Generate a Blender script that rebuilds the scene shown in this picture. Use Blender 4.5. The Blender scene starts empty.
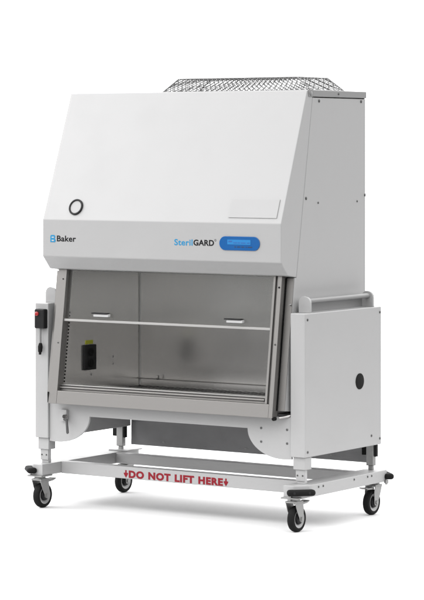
import bpy, bmesh, math, random
from mathutils import Vector, Matrix
random.seed(4)
R = math.radians
sc = bpy.context.scene
COL = sc.collection

# ------------------------------------------------------------------ camera
cam_d = bpy.data.cameras.new('camera')
cam = bpy.data.objects.new('camera', cam_d); COL.objects.link(cam)
cam.location = (7.1272, -10.2105, 1.7695)
cam.rotation_euler = (R(90), 0, R(33.891))
cam_d.sensor_fit = 'HORIZONTAL'; cam_d.sensor_width = 36
cam_d.lens = 221.25
cam_d.shift_y = -0.3567
cam_d.clip_start = 0.1; cam_d.clip_end = 500
sc.camera = cam
sc.render.resolution_x = 724; sc.render.resolution_y = 1024

# ------------------------------------------------------------------ world: studio, white sweep behind, dimmer towards the camera
w = bpy.data.worlds.new('World'); sc.world = w; w.use_nodes = True
nt = w.node_tree; nt.nodes.clear()
out = nt.nodes.new('ShaderNodeOutputWorld'); bg = nt.nodes.new('ShaderNodeBackground')
tc = nt.nodes.new('ShaderNodeTexCoord'); dot = nt.nodes.new('ShaderNodeVectorMath'); dot.operation = 'DOT_PRODUCT'
dot.inputs[1].default_value = (-0.5576, 0.8301, 0.0)
W_LOW, W_FRONT, W_TOP, W_BACK = 0.05, 1.9, 1.10, 3.0       # below the floor edge / all round / extra overhead / behind the set
def ramp(src, a, b, lo, hi):
    m = nt.nodes.new('ShaderNodeMapRange'); m.interpolation_type = 'SMOOTHSTEP'
    m.inputs['From Min'].default_value = a; m.inputs['From Max'].default_value = b
    m.inputs['To Min'].default_value = lo; m.inputs['To Max'].default_value = hi
    nt.links.new(src, m.inputs['Value']); return m.outputs['Result']
sep = nt.nodes.new('ShaderNodeSeparateXYZ'); nt.links.new(tc.outputs['Generated'], sep.inputs[0]); nt.links.new(tc.outputs['Generated'], dot.inputs[0])
lowd = ramp(sep.outputs['Z'], -.05, .10, W_LOW, W_FRONT); zen = ramp(sep.outputs['Z'], -.05, .75, 0, W_TOP)
add = nt.nodes.new('ShaderNodeMath'); add.operation = 'ADD'; nt.links.new(lowd, add.inputs[0]); nt.links.new(zen, add.inputs[1]); up = add.outputs[0]
bk = ramp(dot.outputs['Value'], .35, .85, 0, W_BACK)
mxn = nt.nodes.new('ShaderNodeMath'); mxn.operation = 'MAXIMUM'
nt.links.new(up, mxn.inputs[0]); nt.links.new(bk, mxn.inputs[1]); nt.links.new(mxn.outputs[0], bg.inputs['Strength'])
bg.inputs['Color'].default_value = (1, 1, 1, 1)
nt.links.new(bg.outputs[0], out.inputs[0])

# ------------------------------------------------------------------ studio lamps: two large softboxes, in front and to the left
def area(name, loc, target, size, power, col=(1, 1, 1)):
    d = bpy.data.lights.new(name, 'AREA'); d.shape = 'RECTANGLE'; d.size, d.size_y = size; d.energy = power; d.color = col
    o = bpy.data.objects.new(name, d); COL.objects.link(o); o.location = loc
    o.rotation_euler = (Vector(target) - Vector(loc)).to_track_quat('-Z', 'Y').to_euler()
    return o
area('front_softbox', (-1, -8.5, 7.6), (0, 0, 1.0), (6, 6), 260)
area('left_softbox', (-7, -2.5, 5), (0, 0, 1), (6, 6), 560)

sc.view_settings.view_transform = 'Standard'; sc.view_settings.look = 'None'
sc.view_settings.exposure = 0; sc.view_settings.gamma = 1
sc.cycles.use_denoising = True; sc.cycles.denoising_input_passes = 'RGB_ALBEDO'
sc.cycles.max_bounces = 10; sc.cycles.transparent_max_bounces = 12
sc.cycles.sample_clamp_indirect = 6

# ------------------------------------------------------------------ materials
def mat(name, col, rough=.5, metal=0., spec=.5, var=0., vscale=6, bump=0., bscale=300, aniso=0., brushed=None, coat=0.):
    m = bpy.data.materials.new(name); m.use_nodes = True
    n = m.node_tree; b = n.nodes['Principled BSDF']
    b.inputs['Base Color'].default_value = (*col, 1); b.inputs['Roughness'].default_value = rough
    b.inputs['Metallic'].default_value = metal; b.inputs['Specular IOR Level'].default_value = spec
    if coat: b.inputs['Coat Weight'].default_value = coat
    tx = n.nodes.new('ShaderNodeTexCoord'); mp = n.nodes.new('ShaderNodeMapping')
    n.links.new(tx.outputs['Object'], mp.inputs['Vector'])
    if brushed: mp.inputs['Scale'].default_value = brushed
    if var:
        t = n.nodes.new('ShaderNodeTexNoise'); t.inputs['Scale'].default_value = vscale; t.inputs['Detail'].default_value = 5
        n.links.new(mp.outputs[0], t.inputs['Vector'])
        r = n.nodes.new('ShaderNodeMapRange'); r.inputs['From Min'].default_value = .3; r.inputs['From Max'].default_value = .7
        r.inputs['To Min'].default_value = max(0, rough - var); r.inputs['To Max'].default_value = min(1, rough + var)
        n.links.new(t.outputs['Fac'], r.inputs['Value']); n.links.new(r.outputs[0], b.inputs['Roughness'])
    if bump:
        t = n.nodes.new('ShaderNodeTexNoise'); t.inputs['Scale'].default_value = bscale; t.inputs['Detail'].default_value = 3
        n.links.new(mp.outputs[0], t.inputs['Vector'])
        bp = n.nodes.new('ShaderNodeBump'); bp.inputs['Strength'].default_value = bump; bp.inputs['Distance'].default_value = .001
        n.links.new(t.outputs['Fac'], bp.inputs['Height']); n.links.new(bp.outputs[0], b.inputs['Normal'])
    return m

WHITE = mat('white_powder_coat', (.268, .268, .268), .42, var=.06, bump=.06, bscale=420)
SIDEW = WHITE
STEEL = mat('brushed_stainless', (.185, .179, .173), .44, .85, var=.05, vscale=30, bump=.012, bscale=40, brushed=(1, 30, 30))
STEELV = mat('brushed_stainless_upright', (.185, .179, .173), .44, .85, var=.05, vscale=30, bump=.012, bscale=40, brushed=(30, 30, 1))
WALL = mat('chamber_stainless', (.66, .648, .632), .20, .93, var=.012, vscale=3)
POLISH = mat('polished_stainless', (.36, .35, .345), .16, 1, var=.04)
ZINC = mat('zinc_plated_steel', (.25, .25, .247), .42, .85, var=.1, vscale=40)
SCREW = mat('screw_steel', (.07, .07, .07), .45, .7, var=.1, vscale=40)
SATIN = mat('satin_stainless', (.20, .196, .192), .38, .9, var=.05)
RAIL = mat('satin_rail', (.25, .247, .24), .35, .3)
GALV = mat('galvanised_panel', (.19, .19, .193), .5, .3, var=.1, vscale=12)
TRIM = mat('grey_trim', (.165, .165, .165), .4, var=.06)
GUARD = mat('galvanised_wire', (.15, .15, .15), .4, .6, var=.1)
RUB = mat('black_rubber', (.006, .006, .006), .75, spec=.12, var=.08, vscale=20, bump=.15, bscale=120)
BLACK = mat('black_plastic', (.007, .007, .0075), .5, spec=.18, var=.06, vscale=20)
DARK = mat('dark_recess', (.006, .006, .006), .9, spec=.02)
WHITEP = mat('white_plastic', (.34, .34, .34), .35, var=.05)
CARD = mat('white_card', (.265, .265, .265), .55, var=.04)
RED = mat('red_vinyl', (.165, .004, .011), .6, spec=.2, var=.05)
REDB = mat('red_button', (.22, .006, .008), .3, var=.04)
BLUE = mat('blue_print', (.013, .165, .32), .6, spec=.2, var=.04)
DBLUE = mat('blue_display_glass', (.004, .066, .215), .22, var=.04)
INK = mat('black_print', (.005, .005, .006), .7, spec=.15)
YELLOW = mat('olive_yellow_label', (.27, .28, .008), .5, var=.05)
SCREEN = mat('lit_screen', (.008, .12, .30), .3)
sb = SCREEN.node_tree.nodes['Principled BSDF']; sb.inputs['Emission Color'].default_value = (.03, .22, .62, 1); sb.inputs['Emission Strength'].default_value = .12
GROUND = mat('white_studio_floor', (.63, .63, .63), .9, spec=.0, var=.03)

GLASS = bpy.data.materials.new('sash_glass'); GLASS.use_nodes = True
n = GLASS.node_tree; n.nodes.clear()
o_ = n.nodes.new('ShaderNodeOutputMaterial'); mx = n.nodes.new('ShaderNodeMixShader'); tr = n.nodes.new('ShaderNodeBsdfTransparent')
gl = n.nodes.new('ShaderNodeBsdfGlossy'); fr = n.nodes.new('ShaderNodeFresnel'); fr.inputs['IOR'].default_value = 1.22
tr.inputs['Color'].default_value = (.985, .99, .985, 1); gl.inputs['Roughness'].default_value = 0
n.links.new(fr.outputs[0], mx.inputs[0]); n.links.new(tr.outputs[0], mx.inputs[1]); n.links.new(gl.outputs[0], mx.inputs[2]); n.links.new(mx.outputs[0], o_.inputs[0])

# ------------------------------------------------------------------ mesh helpers
def box(bm, x0, x1, y0, y1, z0, z1):
    v = [bm.verts.new((x, y, z)) for x in (x0, x1) for y in (y0, y1) for z in (z0, z1)]
    for f in ((0, 1, 3, 2), (4, 6, 7, 5), (0, 4, 5, 1), (2, 3, 7, 6), (0, 2, 6, 4), (1, 5, 7, 3)):
        bm.faces.new([v[i] for i in f])
    return bm
def prism(bm, pts, axis, a, b):
    """closed outline pts (2-D) swept along axis from a to b. X: pts=(y,z)  Y: pts=(x,z)  Z: pts=(x,y)"""
    def P(p, t):
        return {'X': (t, p[0], p[1]), 'Y': (p[0], t, p[1]), 'Z': (p[0], p[1], t)}[axis]
    A = [bm.verts.new(P(p, a)) for p in pts]; B = [bm.verts.new(P(p, b)) for p in pts]
    bm.faces.new(A); bm.faces.new(B[::-1])
    k = len(pts)
    for i in range(k): bm.faces.new((A[i], A[(i + 1) % k], B[(i + 1) % k], B[i]))
    return bm
def cyl(bm, p, q, r, r2=None, seg=24):
    p, q = Vector(p), Vector(q); r2 = r if r2 is None else r2
    d = (q - p).normalized(); u = d.orthogonal().normalized(); v = d.cross(u)
    A, B = [], []
    for i in range(seg):
        t = 2 * math.pi * i / seg; e = u * math.cos(t) + v * math.sin(t)
        A.append(bm.verts.new(p + e * r)); B.append(bm.verts.new(q + e * r2))
    bm.faces.new(A[::-1]); bm.faces.new(B)
    for i in range(seg): bm.faces.new((A[i], A[(i + 1) % seg], B[(i + 1) % seg], B[i]))
    return bm
def lathe(bm, prof, origin, axis, seg=40):
    """closed profile [(radius, along)] turned about axis through origin"""
    o = Vector(origin); d = Vector(axis).normalized(); u = d.orthogonal().normalized(); v = d.cross(u)
    rings = []
    for i in range(seg):
        t = 2 * math.pi * i / seg; e = u * math.cos(t) + v * math.sin(t)
        rings.append([bm.verts.new(o + e * r + d * a) for r, a in prof])
    k = len(prof)
    for i in range(seg):
        A, B = rings[i], rings[(i + 1) % seg]
        for j in range(k): bm.faces.new((A[j], A[(j + 1) % k], B[(j + 1) % k], B[j]))
    return bm
def tube(bm, pts, r, seg=10):
    for a, b in zip(pts, pts[1:]): cyl(bm, a, b, r, seg=seg)
    return bm
def arc(cx, cy, r, a0, a1, k, ry=None):
    ry = r if ry is None else ry
    return [(cx + r * math.cos(R(a0 + (a1 - a0) * i / k)), cy + ry * math.sin(R(a0 + (a1 - a0) * i / k))) for i in range(k + 1)]
def obj(name, bm, m, parent=None, bevel=0., seg=2, smooth=True, label=None, sharp=35):
    bmesh.ops.recalc_face_normals(bm, faces=bm.faces)
    me = bpy.data.meshes.new(name); bm.to_mesh(me); bm.free()
    if smooth:
        for p in me.polygons: p.use_smooth = True
        me.set_sharp_from_angle(angle=R(sharp))
    me.materials.append(m)
    o = bpy.data.objects.new(name, me); COL.objects.link(o)
    if parent: o.parent = parent
    if bevel:
        b = o.modifiers.new('bevel', 'BEVEL'); b.width = bevel; b.segments = seg; b.limit_method = 'ANGLE'; b.angle_limit = R(min(30, sharp))
        b.harden_normals = True
    if label: o['label'] = label
    return o
def BM(): return bmesh.new()
def thing(name, loc, label, cat, group=None):
    o = bpy.data.objects.new(name, None); COL.objects.link(o); o.location = loc; o.empty_display_size = .1
    o['label'] = label; o['category'] = cat
    if group: o['group'] = group
    return o
def lettering(name, body, m, parent, x0, x1, z0, z1, y, bold=.0, thick=.0006, gap=1.0, words=0):
    cu = bpy.data.curves.new(name, 'FONT'); cu.body = body; cu.size = 1; cu.offset = bold; cu.resolution_u = 4; cu.space_character = gap; cu.space_word = 1.15 if gap > 1 else 1.0; cu.extrude = .5
    t = bpy.data.objects.new(name, cu); COL.objects.link(t)
    dg = bpy.context.evaluated_depsgraph_get(); me = bpy.data.meshes.new_from_object(t.evaluated_get(dg))
    bpy.data.objects.remove(t); bpy.data.curves.remove(cu)
    xs = [v.co.x for v in me.vertices]; ys = [v.co.y for v in me.vertices]
    ax, bx, ay, by = min(xs), max(xs), min(ys), max(ys)
    for v in me.vertices:
        X = x0 + (v.co.x - ax) / (bx - ax) * (x1 - x0); Z = z0 + (v.co.y - ay) / (by - ay) * (z1 - z0)
        v.co = (X, y - thick * .5 - v.co.z * thick, Z)
    me.materials.clear(); me.materials.append(m)
    if not words:
        me.name = name; o = bpy.data.objects.new(name, me); COL.objects.link(o); o.parent = parent
        return o
    # one part per printed word: cut the line at its widest gaps
    iv = sorted((min(me.vertices[i].co.x for i in p.vertices), max(me.vertices[i].co.x for i in p.vertices)) for p in me.polygons)
    gaps, end = [], iv[0][1]
    for a, b in iv:
        if a > end: gaps.append((a - end, (a + end) / 2))
        end = max(end, b)
    cuts = [-9] + sorted(c for _, c in sorted(gaps)[-(words - 1):]) + [9]
    for a, b in zip(cuts, cuts[1:]):
        bm = bmesh.new(); bm.from_mesh(me)
        bmesh.ops.delete(bm, geom=[v for v in bm.verts if not a < v.co.x < b], context='VERTS')
        mw = bpy.data.meshes.new(name); bm.to_mesh(mw); bm.free(); mw.materials.append(m)
        o = bpy.data.objects.new(name, mw); COL.objects.link(o); o.parent = parent
    bpy.data.meshes.remove(me)
def screw(parent, p, axis, r=.006, m=None, name='screw', h=.003):
    """pan-head screw whose head stands on p along axis"""
    a = Vector(axis); p = Vector(p)
    bm = BM(); cyl(bm, p, p + a * h * .6, r, r, 14); cyl(bm, p + a * h * .6, p + a * h, r, r * .7, 14)
    return obj(name, bm, m or SCREW, parent)

# ================================================================== setting
bm = BM()
bm.faces.new([bm.verts.new((-.3 + 2.9 * math.cos(2 * math.pi * i / 96), .45 + 2.9 * math.sin(2 * math.pi * i / 96), 0)) for i in range(96)])
g = obj('ground', bm, GROUND, smooth=False); g['kind'] = 'structure'

# ================================================================== safety cabinet
CAB = thing('safety_cabinet', (0, 0, 0), 'large white laboratory safety cabinet with sloped hood and glass sash, held in the wheeled stand', 'lab cabinet')
HX = .692
# --- hood: sloped cover, fascia band and chamfered underside, one folded sheet
TOP, BAND, CHAM, END = (.169, 2.043), (-.060, 1.423), (-.060, 1.245), (-.004, 1.181)
bm = BM()
prism(bm, [TOP, BAND, (-.0605, 1.243), END, (.074, 1.170), (.2165, 2.010), (.2165, 2.043)], 'X', -HX, HX)
HOOD = obj('hood', bm, WHITE, CAB, bevel=.0035, seg=3, sharp=8)
# body sides behind the hood seam, then down along the sash
side = [(.2195, 2.010), (.0775, 1.168), (.061, 1.168), (-.026, .556), (.70, .50), (.709, .56), (.709, 2.010)]
for sx in (-1, 1):
    bm = BM(); prism(bm, side, 'X', sx * (HX - .040), sx * (HX - .0015))
    sp = obj('side_panel', bm, WHITE, CAB, bevel=.0025)
    if sx > 0:
        for (y, z, r) in ((.158 + .003, 1.537, .0075), (.269, 1.5146, .005), (.628, 1.5157, .005), (.278, 1.9948, .0075), (.666, 1.9978, .0075), (.702, 1.545, .007)):
            screw(sp, (HX - .0015, y, z), (1, 0, 0), r, name='screw')
bm = BM(); box(bm, -HX + .0385, HX - .0385, .67, .708, .50, 2.010); obj('back_panel', bm, WHITE, CAB)
bm = BM(); box(bm, -HX + .0385, HX - .0385, .2175, .6695, 1.99, 2.009); obj('top_panel', bm, WHITE, CAB)
# --- grey top rim
bm = BM(); box(bm, -HX - .002, HX + .002, .2185, .713, 2.0135, 2.0455); RIM = obj('top_rim', bm, TRIM, CAB, bevel=.003)
bm = BM(); prism(bm, [(.181, 2.0135), (.2180, 2.0135), (.2180, 2.0455), (.1745, 2.0455)] , 'X', HX + .0003, HX + .0025); obj('rim_end', bm, TRIM, RIM)
bm = BM(); box(bm, HX - .03, HX - .001, .235, .70, 2.0102, 2.0133); obj('shadow_gap', bm, DARK, RIM)
screw(RIM, (HX + .0025, .199, 2.029), (1, 0, 0), .011, TRIM); screw(RIM, (HX + .002, .45, 2.030), (1, 0, 0), .005)

# --- exhaust guard: expanded-metal cage with sloped ends
def lattice(bm, O, U, V, nu, nv, r):
    """diamond wire lattice over the parallelogram or trapezoid O + s*U(t) + t*V"""
    pts = {}
    for j in range(nv + 1):
        for i in range(nu + 1):
            if (i + j) % 2 == 0: pts[(i, j)] = O(i / nu, j / nv)
    for (i, j), p in pts.items():
        for di in (-1, 1):
            q = pts.get((i + di, j + 1))
            if q: cyl(bm, p, q, r, seg=4)
def bil(a, b, c, d):
    a, b, c, d = map(Vector, (a, b, c, d))
    return lambda s_, t_: (a * (1 - s_) + b * s_) * (1 - t_) + (d * (1 - s_) + c * s_) * t_
gx0, gx1, gy0, gy1, gz0, gz1, ins = -.215, .645, .285, .585, 2.0460, 2.110, .088
B = [(gx0, gy0, gz0), (gx1, gy0, gz0), (gx1, gy1, gz0), (gx0, gy1, gz0)]
T = [(gx0 + ins, gy0 + .012, gz1), (gx1 - ins, gy0 + .012, gz1), (gx1 - ins, gy1 - .012, gz1), (gx0 + ins, gy1 - .012, gz1)]
GRD = bpy.data.objects.new('exhaust_guard', None)
bm = BM()
lattice(bm, bil(B[0], B[1], T[1], T[0]), None, None, 56, 6, .0024)
lattice(bm, bil(B[3], B[2], T[2], T[3]), None, None, 56, 6, .0024)
lattice(bm, bil(B[1], B[2], T[2], T[1]), None, None, 18, 8, .0024)
lattice(bm, bil(B[0], B[3], T[3], T[0]), None, None, 18, 8, .0024)
lattice(bm, bil(T[0], T[1], T[2], T[3]), None, None, 48, 18, .0020)
GRD = obj('exhaust_guard', bm, GUARD, CAB, smooth=False)
bm = BM()
for k in range(4):
    cyl(bm, B[k], T[k], .0035, seg=8); cyl(bm, T[k], T[(k + 1) % 4], .0028, seg=8); cyl(bm, B[k], B[(k + 1) % 4], .0035, seg=8)
obj('edge_wire', bm, GUARD, GRD)

# --- things on the hood's slope
sl = (Vector((0, *TOP)) - Vector((0, *BAND))).normalized(); sn = Vector((0, -sl.z, sl.y))      # up the slope / out of it
def on_slope(x, z, off=0.):
    t = (z - BAND[1]) / (TOP[1] - BAND[1]); return Vector((x, BAND[0] + (TOP[0] - BAND[0]) * t, z)) + sn * off
c = on_slope(-.5032, 1.4842)
bm = BM(); lathe(bm, [(.0315, 0), (.0405, 0), (.0405, .006), (.0385, .008), (.0335, .008), (.0315, .006)], c, sn, 56); ga = obj('gauge_ring', bm, BLACK, HOOD)
bm = BM(); cyl(bm, c, c + sn * .0035, .0314, seg=48); obj('gauge_face', bm, CARD, ga)
def slope_plate(x0, x1, z0, z1, h0, h1, bmx=None):
    bmx = bmx or BM()
    q = [(x0, z0), (x1, z0), (x1, z1), (x0, z1)]
    A = [bmx.verts.new(on_slope(x, z, h0)) for x, z in q]; Bv = [bmx.verts.new(on_slope(x, z, h1)) for x, z in q]
    bmx.faces.new(A[::-1]); bmx.faces.new(Bv)
    for i in range(4): bmx.faces.new((A[i], A[(i + 1) % 4], Bv[(i + 1) % 4], Bv[i]))
    return bmx
bm = slope_plate(.396, .663, 1.447, 1.533, 0.0002, .0035); obj('card_holder', bm, CARD, HOOD, bevel=.0008)

# --- fascia band: display, logo, lettering
FY = -.0602
def stadium(x0, x1, z0, z1, k=14):
    r = (z1 - z0) / 2; zc = (z0 + z1) / 2
    return arc(x1 - r, zc, r, -90, 90, k) + arc(x0 + r, zc, r, 90, 270, k)
bm = BM(); prism(bm, stadium(.352, .577, 1.2955, 1.3605), 'Y', FY - .004, FY + .002); DSP = obj('display', bm, DBLUE, CAB, bevel=.001)
bm = BM(); box(bm, .398, .527, FY - .0048, FY - .0040, 1.3225, 1.3455); obj('screen', bm, SCREEN, DSP)
bm = BM()
for (a, b, z0, z1) in ((.432, .452, 1.3285, 1.3325), (.456, .468, 1.3285, 1.3325), (.474, .500, 1.3285, 1.3325), (.508, .522, 1.3285, 1.3325), (.404, .424, 1.334, 1.340)):
    box(bm, a, b, FY - .0054, FY - .0048, z0, z1)
obj('readout', bm, mat('readout_blue', (.01, .07, .24), .4), DSP)
bm = BM()
for (a, b) in ((.437, .446), (.452, .470), (.476, .492), (.500, .506), (.512, .536)): box(bm, a, b, FY - .0046, FY - .0040, 1.3095, 1.3135)
obj('key_mark', bm, mat('key_print', (.012, .02, .05), .4), DSP)
# logo: rounded blue tile built of an upper and a lower lobe with a white counter
bm = BM(); prism(bm, [(-.644, 1.3125), (-.622, 1.3125)] + arc(-.621, 1.3205, .009, -80, 60, 8) + arc(-.623, 1.3390, .0085, -50, 90, 8) + [(-.636, 1.3475)] + arc(-.636, 1.3395, .008, 90, 180, 5), 'Y', FY - .0012, FY + .001)
LOGO = obj('logo', bm, BLUE, CAB)
bm = BM()
for z in (1.321, 1.3365): prism(bm, stadium(-.636, -.621, z - .0032, z + .0032, 6), 'Y', FY - .0019, FY - .0012)
obj('logo_counter', bm, WHITEP, LOGO)
lettering('lettering', 'Baker', INK, CAB, -.604, -.488, 1.3165, 1.3455, FY, bold=.022, gap=1.04)
lettering('lettering', 'Steril', BLUE, CAB, .094, .1985, 1.3120, 1.3420, FY, bold=.02, gap=1.06)
lettering('lettering', 'GARD', INK, CAB, .2035, .3205, 1.3130, 1.3415, FY, bold=.03, gap=1.05)
bm = BM(); lathe(bm, [(.0036, 0), (.005, 0), (.005, .0008), (.0036, .0008)], (.328, FY, 1.3405), (0, -1, 0), 20); obj('registered_mark', bm, INK, CAB)

# --- sash frame (stainless), tilted: helper runs along the tilt
def fy(z): return .015 - .087 * (1.175 - z) / .65          # front face of the frame at height z
def bar(bm, x0, x1, z0, z1, d0, d1):
    """slanted bar between heights z0..z1, from depth d0 to d1 behind the frame's front face"""
    prism(bm, [(fy(z0) + d0, z0), (fy(z1) + d0, z1), (fy(z1) + d1, z1), (fy(z0) + d1, z0)], 'X', x0, x1); return bm
FR = bpy.data.objects.new('sash_frame', None)
ZF0, ZFT = .525, 1.1795
bm = BM(); bar(bm, -.60, .628, ZF0, .588, 0, .034)
FR = obj('sash_frame', bm, STEEL, CAB, bevel=.002)
bm = BM()
bar(bm, .6285, .650, ZF0, ZFT, 0, .046); bar(bm, .6155, .6283, .5885, ZFT, .012, .046); bar(bm, .603, .6153, .5885, ZFT, .001, .046)
po = obj('frame_post', bm, STEELV, FR, bevel=.0012)
for z in (1.125, .862): screw(po, (.6385, fy(z), z), (0, -1, 0), .0045, INK if z > 1 else SCREW)
bm = BM(); bar(bm, -.650, -.6005, ZF0, ZFT, 0, .046); po = obj('frame_post', bm, STEELV, FR, bevel=.0015)
for z in (1.130, .82): screw(po, (-.618, fy(z), z), (0, -1, 0), .0035, INK if z > 1 else SCREW)
# stepped-back flange beside each post (folded edge of the cabinet body)
for sx in (-1, 1):
    bm = BM(); a, b = sorted((sx * .6525, sx * .6900)); bar(bm, a, b, .557, 1.167, .040, .0445); obj('side_flange', bm, STEELV, CAB, bevel=.001)
    bm = BM(); a, b = sorted((sx * .6502, sx * .6523)); bar(bm, a, b, .557, 1.167, .030, .06); obj('groove_shade', bm, DARK, CAB)  # black strip puts the shade of the groove between post and flange into colour
screw(CAB, (.684, fy(1.045) + .040, 1.045), (0, -1, 0), .005, ZINC, 'latch_bolt', .012)
bm = BM(); cyl(bm, (.650, fy(ZF0) + .012, ZF0 - .004), (.650, fy(ZF0) + .028, ZF0 - .004), .009); obj('rubber_stop', bm, RUB, FR)
bm = BM(); cyl(bm, (.655, -.02, .522), (.71, .03, .534), .007); obj('support_rod', bm, POLISH, CAB)
bm = BM(); box(bm, -.655, -.6505, -.07, -.02, .528, .580); obj('rubber_stop', bm, RUB, FR)

# --- glass sash with bottom rail and two pulls
ZR = .9255
bm = BM(); bar(bm, -.6035, .6045, ZR + .010, 1.178, .016, .021); SASH = obj('glass_sash', bm, GLASS, CAB)
bm = BM(); bar(bm, -.5998, .6028, ZR, ZR + .0115, .008, .0155); obj('sash_rail', bm, RAIL, SASH, bevel=.0015)
for x in (-.424, .352):
    bm = BM(); bar(bm, x + .008, x + .098, .9535, .9670, -.003, .0155); h = obj('sash_pull', bm, WHITEP, SASH, bevel=.002)
    bm = BM(); bar(bm, x - .002, x + .092, .9675, .9735, -.009, .0155); obj('finger_grip', bm, BLACK, h, bevel=.0015)

# --- work chamber
CH = bpy.data.objects.new('chamber', None)
WX, BY, WZ = .600, .630, .566
bm = BM(); box(bm, -WX, WX, BY, BY + .02, WZ - .06, 1.36); BW = obj('back_wall', bm, WALL, CAB)
for sx in (-1, 1):
    bm = BM(); a, b = sorted((sx * WX, sx * (WX + .02)))
    prism(bm, [(fy(.53) + .047, .53), (BY + .02, .505), (BY + .02, 1.36), (.2, 1.36), (fy(1.178) + .047, 1.178)], 'X', a, b)
    wl = obj('side_wall', bm, WALL, CAB)
    if sx < 0: LW = wl
bm = BM(); box(bm, -WX, WX, .09, BY, 1.34, 1.36); obj('ceiling_panel', bm, WALL, CAB)
bm = BM(); prism(bm, [(.066, 1.176), (.085, 1.176), (.11, 1.338), (.09, 1.338)], 'X', -WX, WX); obj('front_baffle', bm, WALL, CAB)
# coved corner and ledge at the foot of the back wall
bm = BM(); prism(bm, [(-WX, BY), (-WX, BY - .006)] + [(-WX + .012 - .012 * math.sin(R(a)), BY - .012 + .012 * (1 - math.cos(R(a)))) for a in (90, 60, 30)][:0] + arc(-WX + .008, BY - .008, .0068, 170, 100, 4) + [(-WX + .007, BY)], 'Z', WZ, 1.338); obj('corner_cove', bm, RAIL, BW)
bm = BM(); box(bm, -WX, WX, BY - .016, BY, .598, .604); obj('ledge', bm, STEEL, BW, bevel=.002)
# floor, rear grille with slots
bm = BM(); box(bm, -WX, WX, -.02, .47, WZ - .02, WZ); WS = obj('work_surface', bm, mat('darkened_work_surface', (.075, .074, .072), .3, 1, var=.08, vscale=12), CAB, bevel=.001)  # base colour darkened so its reflection shades the lower chamber walls
bm = BM(); box(bm, -WX, WX, .47, BY, WZ - .05, WZ - .03); obj('plenum', bm, DARK, CAB)
bm = BM(); gb = mat('grille_steel', (.03, .029, .028), .55, .6, var=.06)
for y0, y1 in ((.4702, .478), (.506, .516), (.544, .554), (.582, .592), (.618, BY)): box(bm, -WX, WX, y0, y1, WZ - .006, WZ - .001)
k = 26
for i in range(k + 1):
    x = -WX + .006 + (2 * WX - .012) * i / k
    for y0, y1 in ((.4781, .5059), (.5161, .5439), (.5541, .5819), (.5921, .6179)): box(bm, x - .006, x + .006, y0, y1, WZ - .006, WZ - .0012)
obj('rear_grille', bm, gb, CAB)
# small drain hook on the ledge
bm = BM(); tube(bm, [(-.485, BY - .012, .603), (-.478, BY - .02, .600), (-.468, BY - .022, .604), (-.466, BY - .022, .617), (-.470, BY - .022, .621)], .0032); obj('drain_hook', bm, mat('dark_steel', (.12, .12, .12), .4, 1), BW)
# front airfoil lip: bright rounded nose, dark gap, sloped apron
bm = BM()
prism(bm, [(-.034, .6095)] + arc(-.031, .6145, .0045, 250, 90, 8) + [(.000, .6190), (.000, .6155), (-.024, .6110)], 'X', -.599, .600); LIP = obj('airfoil_lip', bm, SATIN, CAB)
bm = BM(); prism(bm, [(-.030, .6085), (-.0245, .6085), (-.036, .552), (-.0415, .552)], 'X', -.5992, .5995); obj('lip_apron', bm, STEEL, LIP)
bm = BM(); prism(bm, arc(-.0415, .6030, .0042, 300, 60, 8) + [(-.0335, .6058), (-.0335, .6000)], 'X', -.599, .590); obj('lip_trim', bm, STEELV, LIP)
bm = BM(); box(bm, .5903, .5993, -.047, -.0336, .5945, .6085); obj('lip_end', bm, RUB, LIP)
# intake slots along the front edge of the left wall (one perforated strip)
bm = BM()
for i in range(22):
    z = .612 + i * .0168
    y = fy(z) + .052
    box(bm, -WX, -WX + .0012, y - .004, y + .004, z - .0045, z + .0045)
obj('intake_slots', bm, DARK, LW)
# power outlet on the left wall
bm = BM(); box(bm, -WX, -WX + .012, .147, .244, .672, .797); OUT = obj('power_outlet', bm, BLACK, LW, bevel=.003)
for z in (.706, .762):
    bm = BM(); lathe(bm, [(.0001, 0), (.020, 0), (.020, .004), (.016, .005), (.0001, .003)], (-WX + .012, .196, z), (1, 0, 0), 24); obj('socket', bm, RUB, OUT)
bm = BM(); box(bm, -WX, -WX + .002, .166, .228, .7995, .819); obj('warning_label', bm, YELLOW, LW)
for y, z in ((.40, .725), (.40, .69), (.215, .648)): screw(LW, (-WX, y, z), (1, 0, 0), .005, ZINC)
# lower pan under the work chamber
bm = BM(); box(bm, -.648, .648, .03, .66, .508, .535); obj('bottom_pan', bm, GALV, CAB, bevel=.002)

# ================================================================== lift stand
ST = thing('lift_stand', (0, .34, 0), 'white wheeled base stand with side housings, grab bars and red printed crossbar, carrying the cabinet', 'equipment stand')
def sob(name, bm, m, parent=None, **k):
    o = obj(name, bm, m, parent or ST, **k)
    if parent is None: o.location = (0, -.34, 0)
    return o
XO, XI, SD, SB, STP = .785, .705, .700, .343, 1.008
HOUS = {}
for sx in (-1, 1):
    a, b = sorted((sx * XI, sx * XO))
    bm = BM(); box(bm, a, b, 0, SD, SB, STP); HOUS[sx] = sob('side_housing', bm, WHITE, bevel=.004, seg=3)
h = HOUS[1]
for y, z, r in ((.0224, .979, .006), (.684, .981, .006), (.604, .392, .006), (.684, .372, .006), (.0235, .368, .006)): screw(h, (XO, y, z), (1, 0, 0), r)
bm = BM(); lathe(bm, [(.0001, 0), (.038, 0), (.038, .002), (.034, .003), (.0001, .0026)], (XO, .493, .6614), (1, 0, 0), 40); obj('hole_plug', bm, RUB, h)
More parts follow.
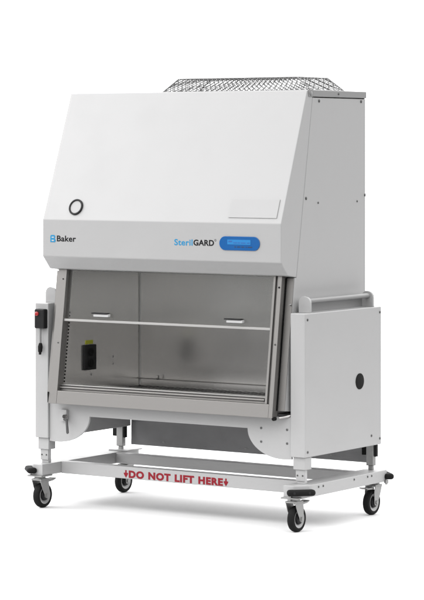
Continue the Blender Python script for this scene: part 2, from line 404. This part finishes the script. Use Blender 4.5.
# grab bars on the housings: two end plates and a round bar
for sx in (-1, 1):
    bar_o = None
    xc = .740 * sx
    bm = BM(); cyl(bm, (xc + .006, .0805, 1.062), (xc + .006, .6395, 1.062), .0115); bar_o = sob('grab_bar', bm, TRIM)
    for y0, y1 in ((.066, .080), (.640, .654)):
        pr = [(xc - .032, STP)] + [(xc - .032, 1.058)] + arc(xc - .002, 1.055, .030, 170, 90, 6)[0:] + arc(xc + .004, 1.055, .028, 90, 10, 6) + [(xc + .032, 1.050), (xc + .032, STP)]
        bm = BM(); prism(bm, pr, 'Y', y0, y1); obj('end_plate', bm, WHITE, bar_o, bevel=.002)
    bm = BM(); a, b = sorted((sx * .7085, sx * .7115)); box(bm, a, b, .0805, .6395, STP + .0005, 1.050); obj('backing_plate', bm, TRIM, bar_o)
# apron: cross sheet with rounded gussets
x0, x1 = -.7045, .7045
pts = [(x0, .526), (x0, .330), (-.68, .328)] + [(p[0], p[1]) for p in arc(-.655, .462, .195, 270, 360, 14, .134)] + arc(.655, .462, .195, 180, 270, 14, .134) + [(.68, .328), (x1, .330), (x1, .526)]
bm = BM(); prism(bm, pts, 'Y', .012, .024); AP = sob('apron', bm, WHITE, bevel=.0015)
for x, z in ((.537, .4665), (.537, .4035), (.680, .4668), (.680, .4033)): screw(AP, (x, .012, z), (0, -1, 0), .0055, mat('dark_bolt', (.10, .10, .10), .4, 1))
# tilt crank bracket on the apron
bm = BM(); box(bm, -.628, -.588, -.006, .0118, .433, .490); CR = obj('crank_bracket', bm, WHITE, AP, bevel=.002)
bm = BM(); cyl(bm, (-.590, -.006, .458), (-.590, -.022, .458), .010, seg=16); obj('bolt', bm, POLISH, CR)
bm = BM(); prism(bm, [(-.590, .450), (-.568, .447), (-.560, .380), (-.567, .374), (-.573, .380), (-.577, .436), (-.592, .441)], 'Y', -.028, -.020); obj('crank_handle', bm, SCREW, CR, bevel=.002)
# rear panel
bm = BM(); box(bm, -.7035, .7035, .7002, .706, .248, .560); RP = sob('rear_panel', bm, GALV)
for x in (-.50, 0, .50):
    for z in (.272, .385): screw(RP, (x, .7002, z), (0, -1, 0), .006, ZINC)
# base: side rails with clipped outer corners, crossbars
RX0, RX1, RY0, RY1, RZ0, RZ1, C = .700, .806, -.053, .765, .163, .219, .050
for sx in (-1, 1):
    p = [(sx * RX0, RY0), (sx * (RX1 - C), RY0), (sx * RX1, RY0 + C), (sx * RX1, RY1 - C), (sx * (RX1 - C), RY1), (sx * RX0, RY1)]
    bm = BM(); prism(bm, p, 'Z', RZ0, RZ1); rl = sob('side_rail', bm, WHITE, bevel=.003)
    if sx > 0:
        for y in (.085, .126, .407, .532, .570): screw(rl, (RX1, y, .204), (1, 0, 0), .005)
    if sx < 0:
        bm = BM(); box(bm, -.790, -.672, .620, .755, RZ1 + .0002, RZ1 + .0065); obj('corner_plate', bm, WHITE, rl, bevel=.0015)
bm = BM(); box(bm, -RX0 + .0003, RX0 - .0003, .100, .150, .1615, .2205); XB = sob('crossbar', bm, WHITE, bevel=.003)
bm = BM(); box(bm, -RX0 + .0003, RX0 - .0003, .560, .610, .165, .2175); sob('crossbar', bm, WHITE, bevel=.003)
TX = lettering('lettering', 'DO NOT LIFT HERE', RED, XB, -.287, .264, .1665, .2035, .0998, bold=.055, gap=1.13, words=4)
for x in (-.304, .281):
    bm = BM(); prism(bm, [(x - .0042, .2035), (x - .0042, .1905), (x - .0125, .1905), (x - .0125, .1850), (x, .1665), (x + .0125, .1850), (x + .0125, .1905), (x + .0042, .1905), (x + .0042, .2035)], 'Y', .0990, .0998)
    obj('arrow_mark', bm, RED, XB)
# legs: sleeve under the housing, inner column, foot bracket
def leg(sx, y, rear):
    xc = .745 * sx
    bm = BM()
    if rear: box(bm, xc - .020, xc + .020, y - .014, y + .014, .240, SB - .0004)
    else: box(bm, xc - .033, xc + .033, y - .027, y + .030, .285, SB - .0005)
    L = sob('leg', bm, WHITE if not rear else ZINC, bevel=.003)
    bm = BM(); wq = .020 if not rear else .012
    box(bm, xc - wq, xc + wq, y - .012 * wq / .02, y + .012 * wq / .02, RZ1, .300 if not rear else .240); obj('column', bm, WHITEP if not rear else ZINC, L, bevel=.002)
    if not rear:
        bm = BM(); box(bm, xc - .024, xc + .024, y - .019, y - .0125, .2325, .2845); b_ = obj('foot_bracket', bm, WHITE, L, bevel=.0015)
        for dx in (-.014, .014): screw(b_, (xc + dx, y - .019, .258), (0, -1, 0), .004)
    else:
        bm = BM(); box(bm, xc - .046, xc - .024, y - .010, y + .008, .290, SB - .0003); obj('stop_block', bm, RUB, L, bevel=.001)
        bm = BM(); box(bm, xc + .024, xc + .034, y - .012, y + .008, .285, SB - .0003); obj('stop_block', bm, RUB, L, bevel=.001)
for sx in (-1, 1):
    leg(sx, .040, False); leg(sx, .668, True)
# bumpers across the clipped corners
def bumper(cx, cy, nx, ny):
    n_ = Vector((nx, ny, 0)).normalized(); t = Vector((-n_.y, n_.x, 0))
    hl, th = .067, .048
    out2 = [(a, 0) for a in (-hl + .006, hl - .006)]
    prof = [(-hl + .004, .001)] + [(hl - .004, .001)] + arc(hl - .018, th - .018, .018, 0, 90, 6) + arc(-hl + .018, th - .018, .018, 90, 180, 6)
    bm = BM(); A, B2 = [], []
    for z, L in ((.1735, A), (.2015, B2)):
        for a, b in prof: L.append(bm.verts.new(Vector((cx, cy, z)) + t * a + n_ * b))
    bm.faces.new(A[::-1]); bm.faces.new(B2); k = len(prof)
    for i in range(k): bm.faces.new((A[i], A[(i + 1) % k], B2[(i + 1) % k], B2[i]))
    o = sob('bumper', bm, RUB, bevel=.012, seg=4)
    for a in (-.036, .036):
        p = Vector((cx, cy, .1875)) + t * a + n_ * th; screw(o, p, n_, .006, BLACK, 'bolt', .002)
    p = Vector((cx, cy, 0)) - t * .052 + n_ * .010
    bm = BM(); cyl(bm, (p.x, p.y, .150), (p.x, p.y, .1718), .006); cyl(bm, (p.x, p.y, .156), (p.x, p.y, .1715), .011, seg=6); obj('bolt', bm, ZINC, o)
for sx in (-1, 1):
    for y, ny in ((RY0, -1), (RY1, 1)): bumper(sx * (RX1 - C / 2 - .013), y - ny * (C / 2 + .010), sx, ny)
# casters
def caster():
    """front caster at the origin of its wheel's ground point; parts: fork > wheel parts"""
    sy = -.022                                    # swivel axis, ahead of the axle
    bm = BM()
    box(bm, -.045, .045, sy - .045, sy + .045, .1575, .1648)
    cyl(bm, (0, sy, .146), (0, sy, .1575), .030, .026)
    box(bm, -.030, .030, sy - .030, sy + .034, .137, .146)
    for sx in (-1, 1):
        pr = [(sy - .030, .1372), (sy + .034, .1372), (sy + .040, .110), (.017, .055), (.010, .047), (-.004, .047), (-.012, .056), (sy - .014, .098)]
        a, b = sorted((sx * .0245, sx * .0285)); prism(bm, pr, 'X', a, b)
    f = sob('caster', bm, ZINC, bevel=.0015)
    r, hw = .0615, .0175
    bm = BM(); lathe(bm, [(.043, -hw * .92), (.050, -hw), (.057, -hw * .88), (.0605, -hw * .55), (r, -hw * .2), (r, hw * .2), (.0605, hw * .55), (.057, hw * .88), (.050, hw), (.043, hw * .92)], (0, 0, .0615), (1, 0, 0), 48); obj('tyre', bm, RUB, f)
    bm = BM(); lathe(bm, [(.0001, -.021), (.013, -.021), (.015, -.012), (.028, -.008), (.034, -.013), (.0428, -.0155), (.0428, .0155), (.034, .013), (.028, .008), (.015, .012), (.013, .021), (.0001, .021)], (0, 0, .0615), (1, 0, 0), 40); obj('rim', bm, mat('grey_rim', (.21, .21, .21), .4, var=.05) if 'grey_rim' not in bpy.data.materials else bpy.data.materials['grey_rim'], f)
    bm = BM(); lathe(bm, [(.0135, -.0215), (.024, -.0185), (.027, -.010), (.027, .010), (.024, .0185), (.0135, .0215)], (0, 0, .0615), (1, 0, 0), 32); obj('hub_cover', bm, BLACK, f)
    bm = BM(); cyl(bm, (-.033, 0, .0615), (.033, 0, .0615), .0055, seg=12); cyl(bm, (.0286, 0, .0615), (.034, 0, .0615), .010, seg=6); cyl(bm, (-.034, 0, .0615), (-.0286, 0, .0615), .010, seg=6); obj('axle_bolt', bm, ZINC, f)
    bm = BM(); prism(bm, [(sy + .030, .1365), (sy + .030, .124), (.062, .128), (.084, .135), (.084, .140), (.060, .1355)], 'X', -.020, .020); obj('brake_pedal', bm, ZINC, f, bevel=.0015)
    return f
c0 = caster(); kids = list(c0.children)
WY0, WY1, WXc = 0.0, .683, .739
spots = [(WXc, WY0, 0), (-WXc, WY0, 0), (WXc, WY1, math.pi), (-WXc, WY1, math.pi)]
for i, (x, y, rz) in enumerate(spots):
    o = c0
    if i:
        o = c0.copy(); COL.objects.link(o); o.parent = ST
        for ch in kids:
            d = ch.copy(); COL.objects.link(d); d.parent = o
    o.location = (x, y - .34, 0); o.rotation_euler = (0, 0, rz)

# ================================================================== hand control hanging on the front of the left housing
HC = thing('hand_control', (-.733, -.02, .88), 'black hand control with red button hanging on the left housing of the stand', 'remote control')
def hob(name, bm, m, parent=None, **k):
    o = obj(name, bm, m, parent or HC, **k)
    if parent is None: o.location = (.733, .02, -.88)
    return o
bm = BM(); box(bm, -.766, -.706, -.034, -.0004, .884, .980); CS = hob('case', bm, BLACK, bevel=.006, seg=3)
bm = BM(); lathe(bm, [(.0001, 0), (.0105, 0), (.0105, .005), (.008, .0065), (.0001, .007)], (-.7475, -.034, .957), (0, -1, 0), 24); hob('button', bm, REDB)
bm = BM(); tube(bm, [(-.738, -.018, .884), (-.7385, -.018, .85), (-.739, -.017, .808)], .0048); hob('cable', bm, mat('grey_cable', (.12, .12, .12), .5))
bm = BM(); cyl(bm, (-.739, -.017, .812), (-.740, -.017, .795), .007, .012, 16); cyl(bm, (-.740, -.017, .795), (-.7415, -.017, .768), .012, .010, 16); cyl(bm, (-.7415, -.017, .768), (-.742, -.017, .755), .007, .006, 16); hob('plug', bm, RUB)
